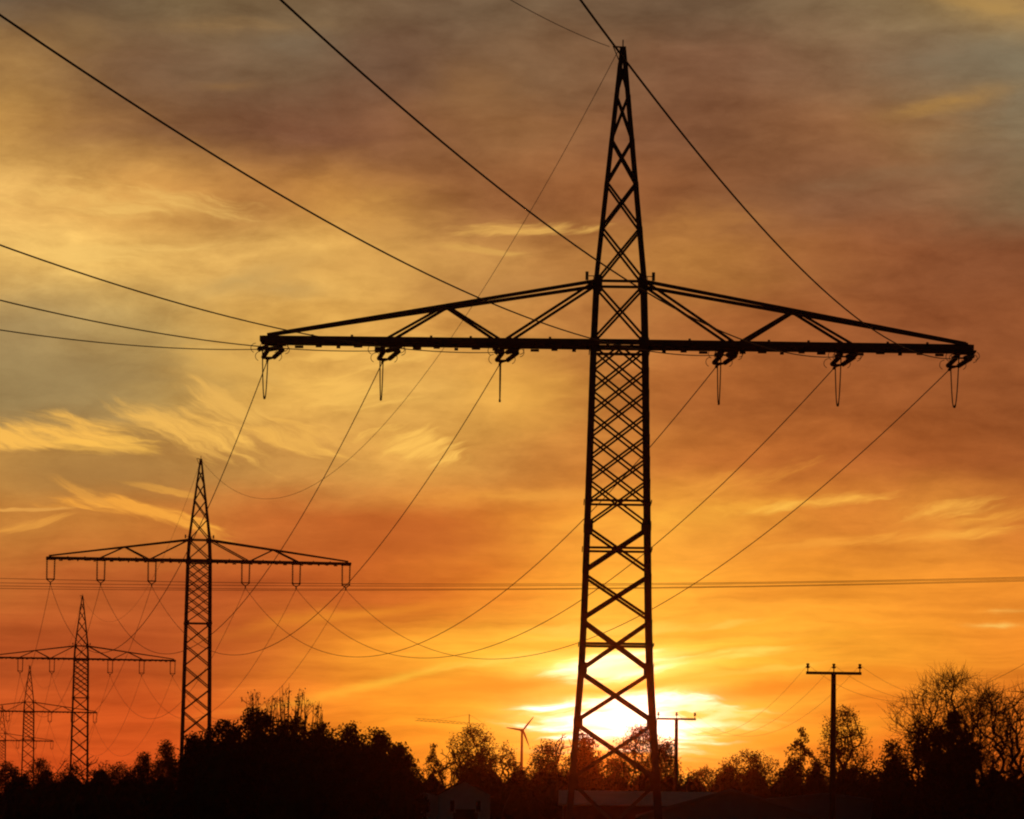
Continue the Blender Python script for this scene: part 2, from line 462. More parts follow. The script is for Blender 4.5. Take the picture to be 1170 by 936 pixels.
# ------------------------------------------------------------------ mesh helpers
class MB:
    def __init__(s):
        s.v, s.f = [], []

    def add(s, v, f):
        o = len(s.v)
        s.v += [tuple(p) for p in v]
        s.f += [tuple(i + o for i in q) for q in f]

    def bar(s, a, b, w, h=None, up=(0, 0, 1)):
        """rectangular bar from a to b"""
        a, b = Vector(a), Vector(b)
        h = h or w
        d = (b - a).normalized()
        up = Vector(up)
        if abs(d.dot(up)) > 0.98:
            up = Vector((0, 1, 0))
        sx = d.cross(up).normalized()
        sy = sx.cross(d).normalized()
        v = []
        for p in (a, b):
            for i, j in ((-1, -1), (1, -1), (1, 1), (-1, 1)):
                v.append(p + sx * (i * w / 2) + sy * (j * h / 2))
        s.add(v, [(0, 3, 2, 1), (4, 5, 6, 7), (0, 1, 5, 4), (1, 2, 6, 5), (2, 3, 7, 6), (3, 0, 4, 7)])

    def box(s, c, d):
        c = Vector(c)
        x, y, z = d[0] / 2, d[1] / 2, d[2] / 2
        v = [c + Vector((i * x, j * y, k * z)) for k in (-1, 1) for i, j in ((-1, -1), (1, -1), (1, 1), (-1, 1))]
        s.add(v, [(0, 3, 2, 1), (4, 5, 6, 7), (0, 1, 5, 4), (1, 2, 6, 5), (2, 3, 7, 6), (3, 0, 4, 7)])

    def tube(s, pts, rad, n=6, caps=True):
        pts = [Vector(p) for p in pts]
        if not hasattr(rad, '__len__'):
            rad = [rad] * len(pts)
        v, f = [], []
        ref = None
        for i, p in enumerate(pts):
            d = (pts[min(i + 1, len(pts) - 1)] - pts[max(i - 1, 0)]).normalized()
            if ref is None:
                ref = Vector((0, 0, 1)) if abs(d.z) < 0.9 else Vector((0, 1, 0))
            sx = d.cross(ref).normalized()
            sy = sx.cross(d).normalized()
            ref = sy
            for k in range(n):
                t = 2 * math.pi * k / n
                v.append(p + (sx * math.cos(t) + sy * math.sin(t)) * rad[i])
        for i in range(len(pts) - 1):
            for k in range(n):
                a, b = i * n + k, i * n + (k + 1) % n
                f.append((a, b, b + n, a + n))
        if caps:
            f.append(tuple(range(n - 1, -1, -1)))
            f.append(tuple((len(pts) - 1) * n + k for k in range(n)))
        s.add(v, f)

    def twigs(s, A, B, ra, rb):
        """many three-sided tapering twigs at once: arrays of start and end points and radii"""
        A, B = np.asarray(A, float), np.asarray(B, float)
        if not len(A):
            return
        d = B - A
        d /= np.linalg.norm(d, axis=1)[:, None] + 1e-9
        ref = np.where(np.abs(d[:, 2:3]) < .9, np.array([[0, 0, 1.]]), np.array([[0, 1., 0]]))
        sx = np.cross(d, ref)
        sx /= np.linalg.norm(sx, axis=1)[:, None]
        sy = np.cross(sx, d)
        V = []
        for P_, r in ((A, np.broadcast_to(ra, len(A))), (B, np.broadcast_to(rb, len(A)))):
            for k in range(3):
                t = 2 * math.pi * k / 3
                V.append(P_ + (sx * math.cos(t) + sy * math.sin(t)) * r[:, None])
        V = np.stack(V, 1).reshape(-1, 3)
        o = len(s.v)
        s.v += V.tolist()
        for i in range(len(A)):
            q = o + 6 * i
            s.f += [(q, q + 1, q + 4, q + 3), (q + 1, q + 2, q + 5, q + 4), (q + 2, q, q + 3, q + 5)]

    def build(s, name, mat, parent=None, smooth=False):
        me = bpy.data.meshes.new(name)
        me.from_pydata(s.v, [], s.f)
        me.materials.append(mat)
        if smooth:
            me.polygons.foreach_set('use_smooth', [True] * len(me.polygons))
        me.update()
        o = bpy.data.objects.new(name, me)
        COL.objects.link(o)
        if parent is not None:
            o.parent = parent
        return o


def tag(o, label=None, cat=None, group=None, kind=None):
    for k, v in (('label', label), ('category', cat), ('group', group), ('kind', kind)):
        if v:
            o[k] = v
    return o


def empty(name, loc, rz=0.0):
    o = bpy.data.objects.new(name, None)
    o.empty_display_size = 1
    COL.objects.link(o)
    o.location = loc
    o.rotation_euler = (0, 0, rz)
    return o


def copy_tree(o, parent=None):
    c = o.copy()
    COL.objects.link(c)
    c.parent = parent
    for ch in [k for k in S.objects if k.parent == o]:
        copy_tree(ch, c)
    return c


# ------------------------------------------------------------------ ground
GX, GY0, GY1 = 700.0, -150.0, 1900.0
g = MB()
nx, ny = 28, 40
for j in range(ny + 1):
    for i in range(nx + 1):
        X = -GX + 2 * GX * i / nx
        Y = GY0 + (GY1 - GY0) * j / ny
        g.v.append((X, Y, 0.12 * noise.noise(Vector((X * 0.02, Y * 0.02, 0)))))
for j in range(ny):
    for i in range(nx):
        a = j * (nx + 1) + i
        g.f.append((a, a + 1, a + nx + 2, a + nx + 1))
tag(g.build('ground', M_MEADOW, None, True), kind='structure')


# ------------------------------------------------------------------ pylons
def interp(tab, z):
    for (z0, w0), (z1, w1) in zip(tab, tab[1:]):
        if z <= z1:
            return w0 + (w1 - w0) * (z - z0) / (z1 - z0)
    return tab[-1][1]


def brace_face(mb, hw, z0, z1, face, w, off0, kind='X', th=0.03):
    """one X panel on one face of the body; face = (axis, sign)"""
    ax, sg = face

    def pt(side, z, off):
        h = hw(z)
        q = h - 0.03 + off
        return (side * (h - 0.06), sg * q, z) if ax == 'y' else (sg * q, side * (h - 0.06), z)
    up = (0, 1, 0) if ax == 'y' else (1, 0, 0)
    a, b = (-1, 1)
    mb.bar(pt(a, z0, off0), pt(b, z1, off0), th, w, up) if False else None
    for s0, s1, o in ((-1, 1, off0), (1, -1, off0 + 0.045)):
        p, q = Vector(pt(s0, z0, o)), Vector(pt(s1, z1, o))
        mb.bar(p, q, w, th, up)


def horiz(mb, hw, z, w, th=0.03, faces=(('y', -1), ('y', 1), ('x', -1), ('x', 1)), off=0.085):
    for ax, sg in faces:
        h = hw(z)
        q = h - 0.03 + off
        p0 = (-(h + 0.02), sg * q, z) if ax == 'y' else (sg * (q + 0.01), -(h + 0.02), z)
        p1 = ((h + 0.02), sg * q, z) if ax == 'y' else (sg * (q + 0.01), (h + 0.02), z)
        mb.bar(p0, p1, w, th, (0, 1, 0) if ax == 'y' else (1, 0, 0))


FACES = (('y', -1), ('y', 1), ('x', -1), ('x', 1))


def lattice(mb, hw, z0, z1, n, w, th=0.03):
    """close double lattice: every diagonal spans two cells"""
    dz = (z1 - z0) / n
    for ax, sg in FACES:
        def pt(u, z, off):
            h = hw(z)
            q = h - 0.03 + off
            return (u * (h - 0.06), sg * q, z) if ax == 'y' else (sg * q, u * (h - 0.06), z)
        up = (0, 1, 0) if ax == 'y' else (1, 0, 0)
        for k in range(0, n):
            za, zb, ua, ub = z0 + k * dz, z0 + (k + 2) * dz, -1.0, 1.0
            if k < 0:
                za, ua = z0, 0.0
            if k + 2 > n:
                zb, ub = z1, 0.0
            mb.bar(pt(ua, za, 0), pt(ub, zb, 0), w, th, up)
            mb.bar(pt(-ua, za, 0.045), pt(-ub, zb, 0.045), w, th, up)


def disc_string(mb, a, b, n, r):
    """cap-and-rod insulator from a to b: a rod with a row of sheds"""
    a, b = Vector(a), Vector(b)
    pts, rad = [], []
    for i in range(n):
        for t, rr in ((0.0, 0.35), (0.3, 1.0), (0.45, 1.0), (0.75, 0.35)):
            pts.append(a.lerp(b, (i + t) / n))
            rad.append(r * rr)
    pts.append(b)
    rad.append(r * 0.35)
    mb.tube(pts, rad, 8)


def ring(mb, c, r, t, ax1, ax2, a0=0, a1=2 * math.pi, n=10):
    c, ax1, ax2 = Vector(c), Vector(ax1), Vector(ax2)
    mb.tube([c + ax1 * (r * math.cos(a0 + (a1 - a0) * i / n)) + ax2 * (r * math.sin(a0 + (a1 - a0) * i / n)) for i in range(n + 1)], t, 5)


def crossarm(mb, s, hw, zb, zt, L, ch, tip_h, wch, wb, drop=0.0):
    """one side of the crossarm: two bottom chords, two rising chords, struts and plan bracing"""
    b0, t0 = hw(zb), hw(zt)

    def hy(x):
        return b0 + (tip_h - b0) * max(0.0, (x - b0)) / (L - b0)

    def ty(x):
        return t0 + (0.09 - t0) * max(0.0, (x - t0)) / (L - t0)

    def tz(x):
        return zt + (zb + 0.22 - zt) * max(0.0, (x - t0)) / (L - t0)
    for sy in (-1, 1):
        mb.bar((s * (b0 - 0.05), sy * b0, zb), (s * L, sy * tip_h, zb), wch, ch, (0, 0, 1))
        mb.bar((s * (t0 - 0.05), sy * t0, zt), (s * (L - 0.15), sy * 0.09, zb + 0.22), wb * 1.15, wb * 1.3, (0, 0, 1))
        for xa, za, xb, zbm in ((9.7, 0, 7.3, 1), (5.05, 0, 7.3, 1), (4.75, 0, None, 1)):
            pa = (s * xa, sy * (hy(xa) - 0.06), zb + ch * 0.4)
            pb = (s * xb, sy * (ty(xb) - 0.06), tz(xb)) if xb else (s * (t0 + 0.03), sy * (t0 - 0.08), zt - 0.05)
            mb.bar(pa, pb, wb, wb, (0, 0, 1))
    # plan bracing between the bottom chords, and the end plate
    xs = np.linspace(b0 + 0.1, L - 0.1, 13)
    for i in range(12):
        k = 1 if i % 2 else -1
        mb.bar((s * xs[i], k * hy(xs[i]), zb - ch * 0.2), (s * xs[i + 1], -k * hy(xs[i + 1]), zb - ch * 0.2), wb * 1.1, wb * 0.9)
        if i % 2 == 0:
            mb.bar((s * xs[i], hy(xs[i]), zb + ch * 0.12), (s * xs[i], -hy(xs[i]), zb + ch * 0.12), wb * 0.7, wb * 0.7)
    mb.box((s * (L + 0.05), 0, zb), (0.14, tip_h * 2 + 0.2, ch - 0.02))
    for i, x in enumerate(np.arange(b0 + 0.6, L - 0.4, 0.83)):   # clamps, step bolts and small fittings along the beam
        for sy in (-1, 1):
            dz = (0.05, -0.04, 0.02, -0.07)[(i + (sy > 0)) % 4]
            ar_z = zb - ch / 2 - 0.03 + dz * 0.5
            mb.box((s * (x + 0.11 * sy), sy * (hy(x) + 0.02), ar_z), (0.16 + 0.1 * (i % 3), 0.1, 0.10))
            if i % 2:
                mb.box((s * (x + 0.3), sy * hy(x), zb + ch / 2 + 0.03), (0.1, 0.08, 0.08))
    for x in (14.5, 9.6, 4.6):                       # hanger plates
        mb.box((s * x, 0, zb - ch * 0.62), (0.9, hy(x) * 1.7, 0.07))


PH = (-14.5, -9.6, -4.6, 4.6, 9.6, 14.5)


def make_pylon(name, P):
    """P: parameter dict. Everything in the pylon's own frame: x along the crossarm, y along the line."""
    root = empty(name, (0, 0, 0))
    tab = P['widths']

    def hw(z):
        return interp(tab, z)
    zs = [t[0] for t in tab]
    lw = P['leg']
    for sx in (-1, 1):
        for sy in (-1, 1):
            mb = MB()
            for (za, wa), (zb, wb) in zip(tab, tab[1:]):
                k = lw * (0.72 if za >= P['zt'] - 0.01 else 1.0)
                # L-section: two flanges
                mb.bar((sx * (wa - k / 2), sy * wa, za), (sx * (wb - k / 2), sy * wb, zb), k, 0.035, (0, 1, 0))
                mb.bar((sx * wa, sy * (wa - k / 2 - 0.02), za), (sx * wb, sy * (wb - k / 2 - 0.02), zb), k, 0.035, (1, 0, 0))
            ft = MB()
            leg = mb.build('leg', M_STEEL, root)
            ft.box((sx * tab[0][1], sy * tab[0][1], 0.2), (0.9, 0.9, 0.7))
            ft.build('footing', M_CONC, leg)
    br = MB()
    for z0, z1, w in P['panels']:
        for fc in FACES:
            brace_face(br, hw, z0, z1, fc, w, 0.0)
    for z, w in P['horiz']:
        horiz(br, hw, z, w)
    z0, z1, n, w = P['lattice']
    lattice(br, hw, z0, z1, n, w)
    for z in P['plates']:                             # gusset plates on the legs
        h = hw(z)
        for sx in (-1, 1):
            for sy in (-1, 1):
                br.box((sx * (h - 0.17), sy * (h + 0.09), z), (0.34, 0.02, 0.42))
                br.box((sx * (h + 0.03), sy * (h - 0.1), z), (0.02, 0.36, 0.36))
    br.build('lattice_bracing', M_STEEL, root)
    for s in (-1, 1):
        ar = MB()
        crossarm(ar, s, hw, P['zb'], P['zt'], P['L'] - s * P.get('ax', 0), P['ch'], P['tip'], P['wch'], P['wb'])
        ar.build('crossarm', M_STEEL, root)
    cb = MB()                                         # the beam through the body
    for sy in (-1, 1):
        h = hw(P['zb'])
        cb.bar((-h + 0.06, sy * (h + 0.11), P['zb']), (h - 0.06, sy * (h + 0.11), P['zb']), 0.06, P['ch'])
    for k in range(5):
        xx = -1 + 0.5 * k
        cb.bar((xx, -hw(P['zb']), P['zb'] - 0.08), (xx + 0.02, hw(P['zb']), P['zb'] - 0.08), 0.12, 0.1)
    cb.build('crossbeam', M_STEEL, root)
    pk = MB()                                         # peak with earth wire bracket
    zt = P['top']
    pk.box((0, 0, zt - 0.25), (0.26, 0.26, 0.6))
    pk.bar((0, 0, zt), (0, 0, zt + 0.35), 0.05)
    pk.bar((0.05, 0, zt + 0.02), (-0.42, 0, zt + 0.06), 0.06, 0.06)
    pk.bar((-0.42, 0, zt + 0.08), (-0.18, 0, zt - 0.5), 0.04, 0.04)
    pk.build('peak_bracket', M_STEEL, root)
    for s in (-1, 1):
        pl = MB()
        h = hw(P['zt'])
        pl.bar((s * (h - 0.05), 0, P['zt'] + 0.33), (s * (h + 0.3), 0, P['zt'] + 0.33), 0.035)
        pl.box((s * (h + 0.3), 0, P['zt'] + 0.33), (0.13, 0.26, 0.34))
        pl.build('number_plate', M_PLATE, root)
    return root, hw


PANEL_TOP = [(25.05, 27.37), (27.37, 29.3), (29.3, 31.15), (31.15, 33.05), (33.05, 34.4)]
P1 = dict(
    widths=[(0, 2.16), (8.93, 1.53), (11.16, 1.45), (18.5, 1.28), (22.5, 1.19), (25.05, 1.10), (35.0, 0.12)],
    ax=0.13, leg=0.24, zb=22.48, zt=25.05, L=14.84, ch=0.23, tip=0.85, wch=0.16, wb=0.11, top=35.08,
    panels=[(22.6, 25.0, 0.10)] + [(a, b, 0.10) for a, b in PANEL_TOP] +
           [(12.95, 14.75, 0.11), (10.95, 12.75, 0.115), (8.78, 10.83, 0.12), (6.65, 8.7, 0.125), (4.25, 6.55, 0.13), (0.4, 4.15, 0.13)],
    horiz=[(25.05, 0.12), (15.83, 0.10), (13.85, 0.10), (9.85, 0.11), (22.2, 0.12)],
    lattice=(14.85, 22.35, 8, 0.085), plates=[25.05, 22.5, 14.8, 8.85, 6.6, 4.2])
P2 = dict(
    widths=[(0, 1.95), (9.0, 1.45), (28.5, 1.18), (30.55, 1.08), (38.4, 0.12)],
    leg=0.20, zb=28.5, zt=30.55, L=14.85, ch=0.24, tip=0.5, wch=0.14, wb=0.11, top=38.5,
    panels=[(28.6, 30.5, 0.11), (30.55, 32.6, 0.10), (32.6, 34.4, 0.10), (34.4, 36.0, 0.09), (36.0, 37.4, 0.08),
            (20.3, 22.3, 0.11), (18.2, 20.2, 0.11), (16.0, 18.1, 0.11), (13.8, 15.9, 0.12), (11.5, 13.7, 0.12), (9.1, 11.4, 0.12),
            (6.4, 9.0, 0.12), (3.4, 6.3, 0.13), (0.4, 3.3, 0.13)],
    horiz=[(30.55, 0.12), (28.3, 0.12), (22.35, 0.11)],
    lattice=(22.4, 28.4, 7, 0.10), plates=[30.55, 28.5, 22.4, 9.0])

X1, Y1, YAW1 = 4.351, 217.864, R(-0.5)
ZW1 = 22.712 - 0.6
X2, Y2, ZW2 = -30.528, 510.417, 25.937
P0XY, P0Z, P0YAW = (-33.742, -69.052), 23.92, R(-2.61)
LINE_YAW = R(6.9)

big, hw1 = make_pylon('lattice_pylon', P1)
big.location = (X1 + 0.13, Y1, 0)
big.rotation_euler = (0, 0, YAW1)
tag(big, 'tall lattice power pylon in front of the sun, far the largest of the pylons', 'pylon', 'lattice pylons of the power line')
sus, hw2 = make_pylon('lattice_pylon', P2)
# suspension strings of the far pylons: two strings and a yoke per phase
for x in PH:
    st = MB()
    for dx in (-0.38, 0.38):
        disc_string(st, (x + dx, 0, 28.34), (x + dx * 0.95, 0, 26.45), 12, 0.10)
    so = st.build('insulator_string', M_INSUL, sus)
    yk = MB()
    yk.bar((x - 0.42, 0, 26.42), (x, 0, 26.12), 0.09)
    yk.bar((x + 0.42, 0, 26.42), (x, 0, 26.12), 0.09)
    yk.bar((x - 0.42, 0, 26.44), (x + 0.42, 0, 26.44), 0.09)
    yk.bar((x, 0, 26.14), (x, 0, 25.88), 0.12)
    yk.build('yoke', M_STEEL, so)
tag(sus, 'lattice pylon left of centre, second largest, behind the dark left trees', 'pylon', 'lattice pylons of the power line')
sus.location = (X2, Y2, 0)
sus.rotation_euler = (0, 0, LINE_YAW)

FARS = [(92.8, 753.0, 825.0, 29.3, 'third largest lattice pylon, halfway between the second pylon and the left edge'),
        (33.0, 813.0, 1143.0, 28.3, 'small hazy lattice pylon low at far left, fourth of the row'),
        (2.0, 846.0, 1511.0, 28.4, 'tiny hazy lattice pylon cut by the left edge, farthest of the row')]
far_pos = [(X2, Y2, ZW2)]
for px, py, Y, _, lab in FARS:
    c = copy_tree(sus)
    p = at(px, py, Y)
    dz = p.z - 28.5
    c.location = (p.x, p.y, dz)
    c['label'] = lab
    far_pos.append((p.x, p.y, 25.937 + dz))


# ------------------------------------------------------------------ wires
def att(pos, yaw, x, z):
    return Vector((pos[0] + x * math.cos(yaw), pos[1] + x * math.sin(yaw), z))


def span(A, B, sag, t0=0.0, t1=1.0, n=70):
    out = []
    for i in range(n + 1):
        t = t0 + (t1 - t0) * i / n
        p = A.lerp(B, t)
        p.z -= 4 * sag * t * (1 - t)
        out.append(p)
    return out


def wire(name, pts, r, label, group, cat='cable'):
    mb = MB()
    mb.tube(pts, r, 6)
    o = mb.build(name, M_WIRE, None, True)
    tag(o, label, cat, group)
    return o


ORD = ['outermost left', 'middle left', 'inner left', 'inner right', 'middle right', 'outermost right']
SF, SFE, SN, SNE = 9.516, 9.983, 7.767, 8.30
STR = 2.15                                            # length of a tension string
rotm = Matrix.Rotation(-YAW1, 3, 'Z')


def to_big(p):
    return rotm @ (p - Vector((X1 + 0.13, Y1, 0)))


for i, x in enumerate(PH):
    A = att((X1, Y1), YAW1, x, ZW1)
    Bf = att((X2, Y2), LINE_YAW, x, ZW2)
    Bn = att(P0XY, P0YAW, x, P0Z)
    Lf, Ln = (Bf - A).length, (Bn - A).length
    far_pts = span(A, Bf, SF, STR / Lf, 1.0, 90)
    near_pts = span(A, Bn, SN, STR / Ln, 1.0, 90)
    wire('power_cable', far_pts, 0.021, f'{ORD[i]} thin sagging cable from the big pylon to the second pylon', 'cables from the big to the second pylon')
    wire('power_cable', near_pts, 0.021, f'{ORD[i]} thick cable from overhead down to the big pylon crossarm', 'near cables running overhead to the big pylon')
    # tension strings: two parallel strings, yokes and arcing horns, each way
    for pts, off in ((far_pts, 1), (near_pts, -1)):
        end = to_big(pts[0])
        nxt = to_big(pts[1])
        d = (nxt - end).normalized()
        sx = Vector((1, 0, 0))
        sgn = 1 if off > 0 else -1
        hub = Vector((x, sgn * 0.55, P1['zb'] - 0.34))
        y_in = end - d * 0.42
        st = MB()
        for k in (-0.31, 0.31):
            disc_string(st, hub + sx * k, y_in + sx * k * 0.72, 11, 0.105)
        yk = MB()
        yk.bar(y_in + sx * -0.27, y_in + sx * 0.27, 0.07, 0.07)
        yk.bar(y_in + sx * -0.24, end, 0.06, 0.06)
        yk.bar(y_in + sx * 0.24, end, 0.06, 0.06)
        yk.bar(end - d * 0.1, end + d * 0.45, 0.085, 0.085)
        for k in (-1, 1):                             # arcing horns
            ring(yk, y_in + sx * (k * 0.36) + Vector((0, 0, 0.05)), 0.2, 0.014, (k, 0, 0), (0, 0, 1), -1.2, 1.6)
            ring(st, hub + sx * (k * 0.42), 0.17, 0.014, (k, 0, 0), (0, 0, 1), -1.6, 1.2)
        so = st.build('insulator_string', M_INSUL, big)
        yk.build('yoke', M_STEEL, so)
    # jumper loop under the crossarm, weighted at the bottom
    ea, eb = to_big(far_pts[0]), to_big(near_pts[0])
    jp = []
    for k in range(17):
        t = k / 16
        p = ea.lerp(eb, t)
        p.z = ea.z + (eb.z - ea.z) * t - 1.85 * (1 - abs(2 * t - 1) ** 2.6)
        jp.append(p)
    jm = MB()
    jm.tube(jp, 0.024, 6)
    jo = jm.build('jumper_loop', M_WIRE, big, True)
    wt = MB()
    wt.tube([jp[6], jp[8], jp[10]], [0.03, 0.05, 0.03], 8)
    wt.build('clamp_weight', M_STEEL, jo)

pk1 = Vector((X1, Y1, 35.162))
pk2 = Vector((X2, Y2, 38.478))
pk0 = Vector((*P0XY, 35.654))
wire('earth_wire', span(pk1 + Vector((-0.1, 0.1, -0.25)), pk2, SFE, 0, 1, 80), 0.014,
     'thin sagging wire from the tip of the big pylon to the tip of the second', None)
wire('earth_wire', span(pk1 + Vector((-0.45, -0.1, -0.05)), pk0, SNE, 0, 1, 80), 0.014,
     'thin wire from top edge of the picture to the tip of the big pylon', None)
dz_prev = 0.0
NAMES = ['second', 'third', 'fourth', 'farthest']
for k in range(3):
    a, b2 = far_pos[k], far_pos[k + 1]
    for i, x in enumerate(PH):
        wire('power_cable', span(att(a, LINE_YAW, x, a[2]), att(b2, LINE_YAW, x, b2[2]), 9.6, 0, 1, 50), 0.021,
             f'{ORD[i]} faint sagging cable from the {NAMES[k]} pylon to the {NAMES[k+1]} pylon',
             f'cables from the {NAMES[k]} to the {NAMES[k+1]} pylon')
    wire('earth_wire', span(Vector((a[0], a[1], a[2] + 12.5)), Vector((b2[0], b2[1], b2[2] + 12.5)), 9.0, 0, 1, 50), 0.014,
         f'faint wire between the tips of the {NAMES[k]} and {NAMES[k+1]} pylons', None)

# four cables of another line that crosses behind the big pylon
for i, (ya, ym, yb, zz, lab) in enumerate((
        (661.0, 667.5, 659.5, 392, 'topmost of the level cables crossing the whole view behind the big pylon'),
        (666.0, 669.5, 661.0, 398, 'second of the level cables crossing the view, just below the topmost'),
        (669.5, 673.0, 662.5, 404, 'third of the level cables crossing the view, above the lowest'),
        (672.5, 674.0, 664.0, 410, 'lowest of the level cables crossing the view behind the big pylon'))):
    pa, pm, pb = at(0, ya, zz), at(560, ym, zz), at(1170, yb, zz)
    rr_ = 0.02
    xs = np.array([pa.x, pm.x, pb.x])
    zc = np.polyfit(xs, [pa.z, pm.z, pb.z], 2)
    pts = [Vector((X, zz, float(np.polyval(zc, X)))) for X in np.linspace(-90, 90, 61)]
    wire('power_cable', pts, rr_, lab, 'level cables crossing behind the big pylon')


# ------------------------------------------------------------------ wooden line poles
def make_pole(h, arm):
    root = empty('utility_pole', (0, 0, 0))
    sh = MB()
    sh.tube([(0, 0, -0.3), (0, 0, h * 0.5), (0, 0, h - 0.12)], [0.17, 0.15, 0.115], 10)
    sh.build('shaft', M_WOOD, root, True)
    ca = MB()
    ca.bar((-arm, -0.14, h - 0.1), (arm, -0.14, h - 0.1), 0.11, 0.14)
    ca.bar((-0.1, -0.16, h - 0.75), (-0.1, -0.1, h - 0.1), 0.05, 0.05)
    ca.build('crossarm', M_STEEL, root)
    for x in (-arm + 0.08, 0, arm - 0.08):
        it = MB()
        it.tube([(x, -0.14, h - 0.05), (x, -0.14, h + 0.12), (x, -0.14, h + 0.14), (x, -0.14, h + 0.2), (x, -0.14, h + 0.22),
                 (x, -0.14, h + 0.28), (x, -0.14, h + 0.3), (x, -0.14, h + 0.36)],
                [0.025, 0.025, 0.09, 0.10, 0.055, 0.055, 0.085, 0.06], 10)
        it.build('insulator', M_INSUL, root, True)
    return root


q1 = at(952.5, 767, 250)
q2 = at(773.0, 820, 357)
pole1 = make_pole(q1.z, 1.33)
pole1.location = (q1.x, q1.y, 0)
tag(pole1, 'tall wooden utility pole with crossarm and three insulators, right of the sun', 'utility pole', 'utility poles')
pole2 = copy_tree(pole1)
pole2.location = (q2.x, q2.y, q2.z - q1.z)
pole2['label'] = 'smaller utility pole standing in the glare just right of the big pylon'
q0 = Vector((q1.x + (q1.x - q2.x), q1.y + (q1.y - q2.y), q1.z))
for i, x in enumerate((-1.25, 0, 1.25)):
    nm = ('left', 'middle', 'right')[i]
    a = Vector((q1.x + x, q1.y - 0.14, q1.z + 0.3))
    c = Vector((q2.x + x, q2.y - 0.14, q2.z + 0.3))
    d = Vector((q0.x + x, q0.y - 0.14, q0.z + 0.3))
    wire('pole_cable', span(a, c, 2.4, 0, 1, 30), 0.006, f'{nm} faint cable between the taller and the smaller utility pole', 'cables between the two utility poles')
    wire('pole_cable', span(a, d, 3.0, 0, 1, 30), 0.006, f'{nm} faint cable from the taller utility pole towards the right edge', 'cables from the taller pole to the right')


# ------------------------------------------------------------------ wind turbine and crane far behind the trees
hub = at(597, 834.5, 1350)
wt_ = empty('wind_turbine', (hub.x, hub.y, 0), R(12))
mb = MB()
mb.tube([(0, 0.6, 0), (0, 0.6, hub.z * 0.6), (0, 0.6, hub.z)], [0.5, 0.38, 0.28], 12)
mb.build('tower', M_TURB, wt_, True)
mb = MB()
mb.tube([(0, -0.5, hub.z), (0, -0.3, hub.z), (0, 1.3, hub.z), (0, 1.6, hub.z)], [0.12, 0.4, 0.42, 0.2], 10)
mb.build('nacelle', M_TURB, wt_, True)
for ang in (172, 52, 292):
    mb = MB()
    ca, sa = math.cos(R(ang)), math.sin(R(ang))
    prof = [(0.2, 0.15), (0.8, 0.27), (1.8, 0.24), (3.2, 0.17), (4.5, 0.07)]
    v, f = [], []
    for r_, w_ in prof:
        for k in range(6):
            t = k * math.pi / 3
            u, d = math.cos(t) * w_, math.sin(t) * w_ * 0.25
            v.append((ca * r_ - sa * u, -0.6 + d, hub.z + sa * r_ + ca * u))
    for i in range(4):
        for k in range(6):
            a, c = i * 6 + k, i * 6 + (k + 1) % 6
            f.append((a, c, c + 6, a + 6))
    f.append((5, 4, 3, 2, 1, 0))
    f.append((24, 25, 26, 27, 28, 29))
    mb.add(v, f)
    mb.build('blade', M_TURB, wt_)
tag(wt_, 'small wind turbine above the treetops left of the big pylon', 'wind turbine')

cp = at(536, 829, 1400)
cr = empty('tower_crane', (cp.x, cp.y, 0), 0)
mb = MB()
zc = cp.z
for sx in (-0.5, 0.5):
    for sy in (-0.5, 0.5):
        mb.bar((sx, sy, 0), (sx, sy, zc + 0.5), 0.1)
for k in range(int(zc / 1.2)):
    s = 1 if k % 2 else -1
    for sy in (-0.5, 0.5):
        mb.bar((-0.5 * s, sy * 1.05, k * 1.2), (0.5 * s, sy * 1.05, k * 1.2 + 1.2), 0.06)
mb.build('mast', M_STEEL, cr)
mb = MB()
for sy, zo in ((-0.45, 0), (0.45, 0), (0, 0.7)):
    mb.bar((4.5, sy, zc + zo * 0.5), (-14.5, sy, zc + 1.1 + zo), 0.07)
for k in range(15):
    xa = 4.0 - 1.2 * k
    za = zc + 1.1 * (4.5 - xa) / 19
    mb.bar((xa, -0.45, za), (xa - 0.6, 0, za + 0.62), 0.06)
    mb.bar((xa - 0.6, 0, za + 0.62), (xa - 1.2, -0.45, za + 0.07), 0.06)
mb.build('jib', M_STEEL, cr)
mb = MB()
mb.bar((0, 0, zc + 0.4), (0, 0, zc + 3.0), 0.22)
mb.bar((0, 0, zc + 2.95), (-9, 0, zc + 1.4), 0.05)
mb.bar((0, 0, zc + 2.95), (4.2, 0, zc + 0.4), 0.05)
mb.build('mast_head', M_STEEL, cr)
tag(cr, 'distant crane whose thin jib reaches left over the treetops beside the turbine', 'crane')


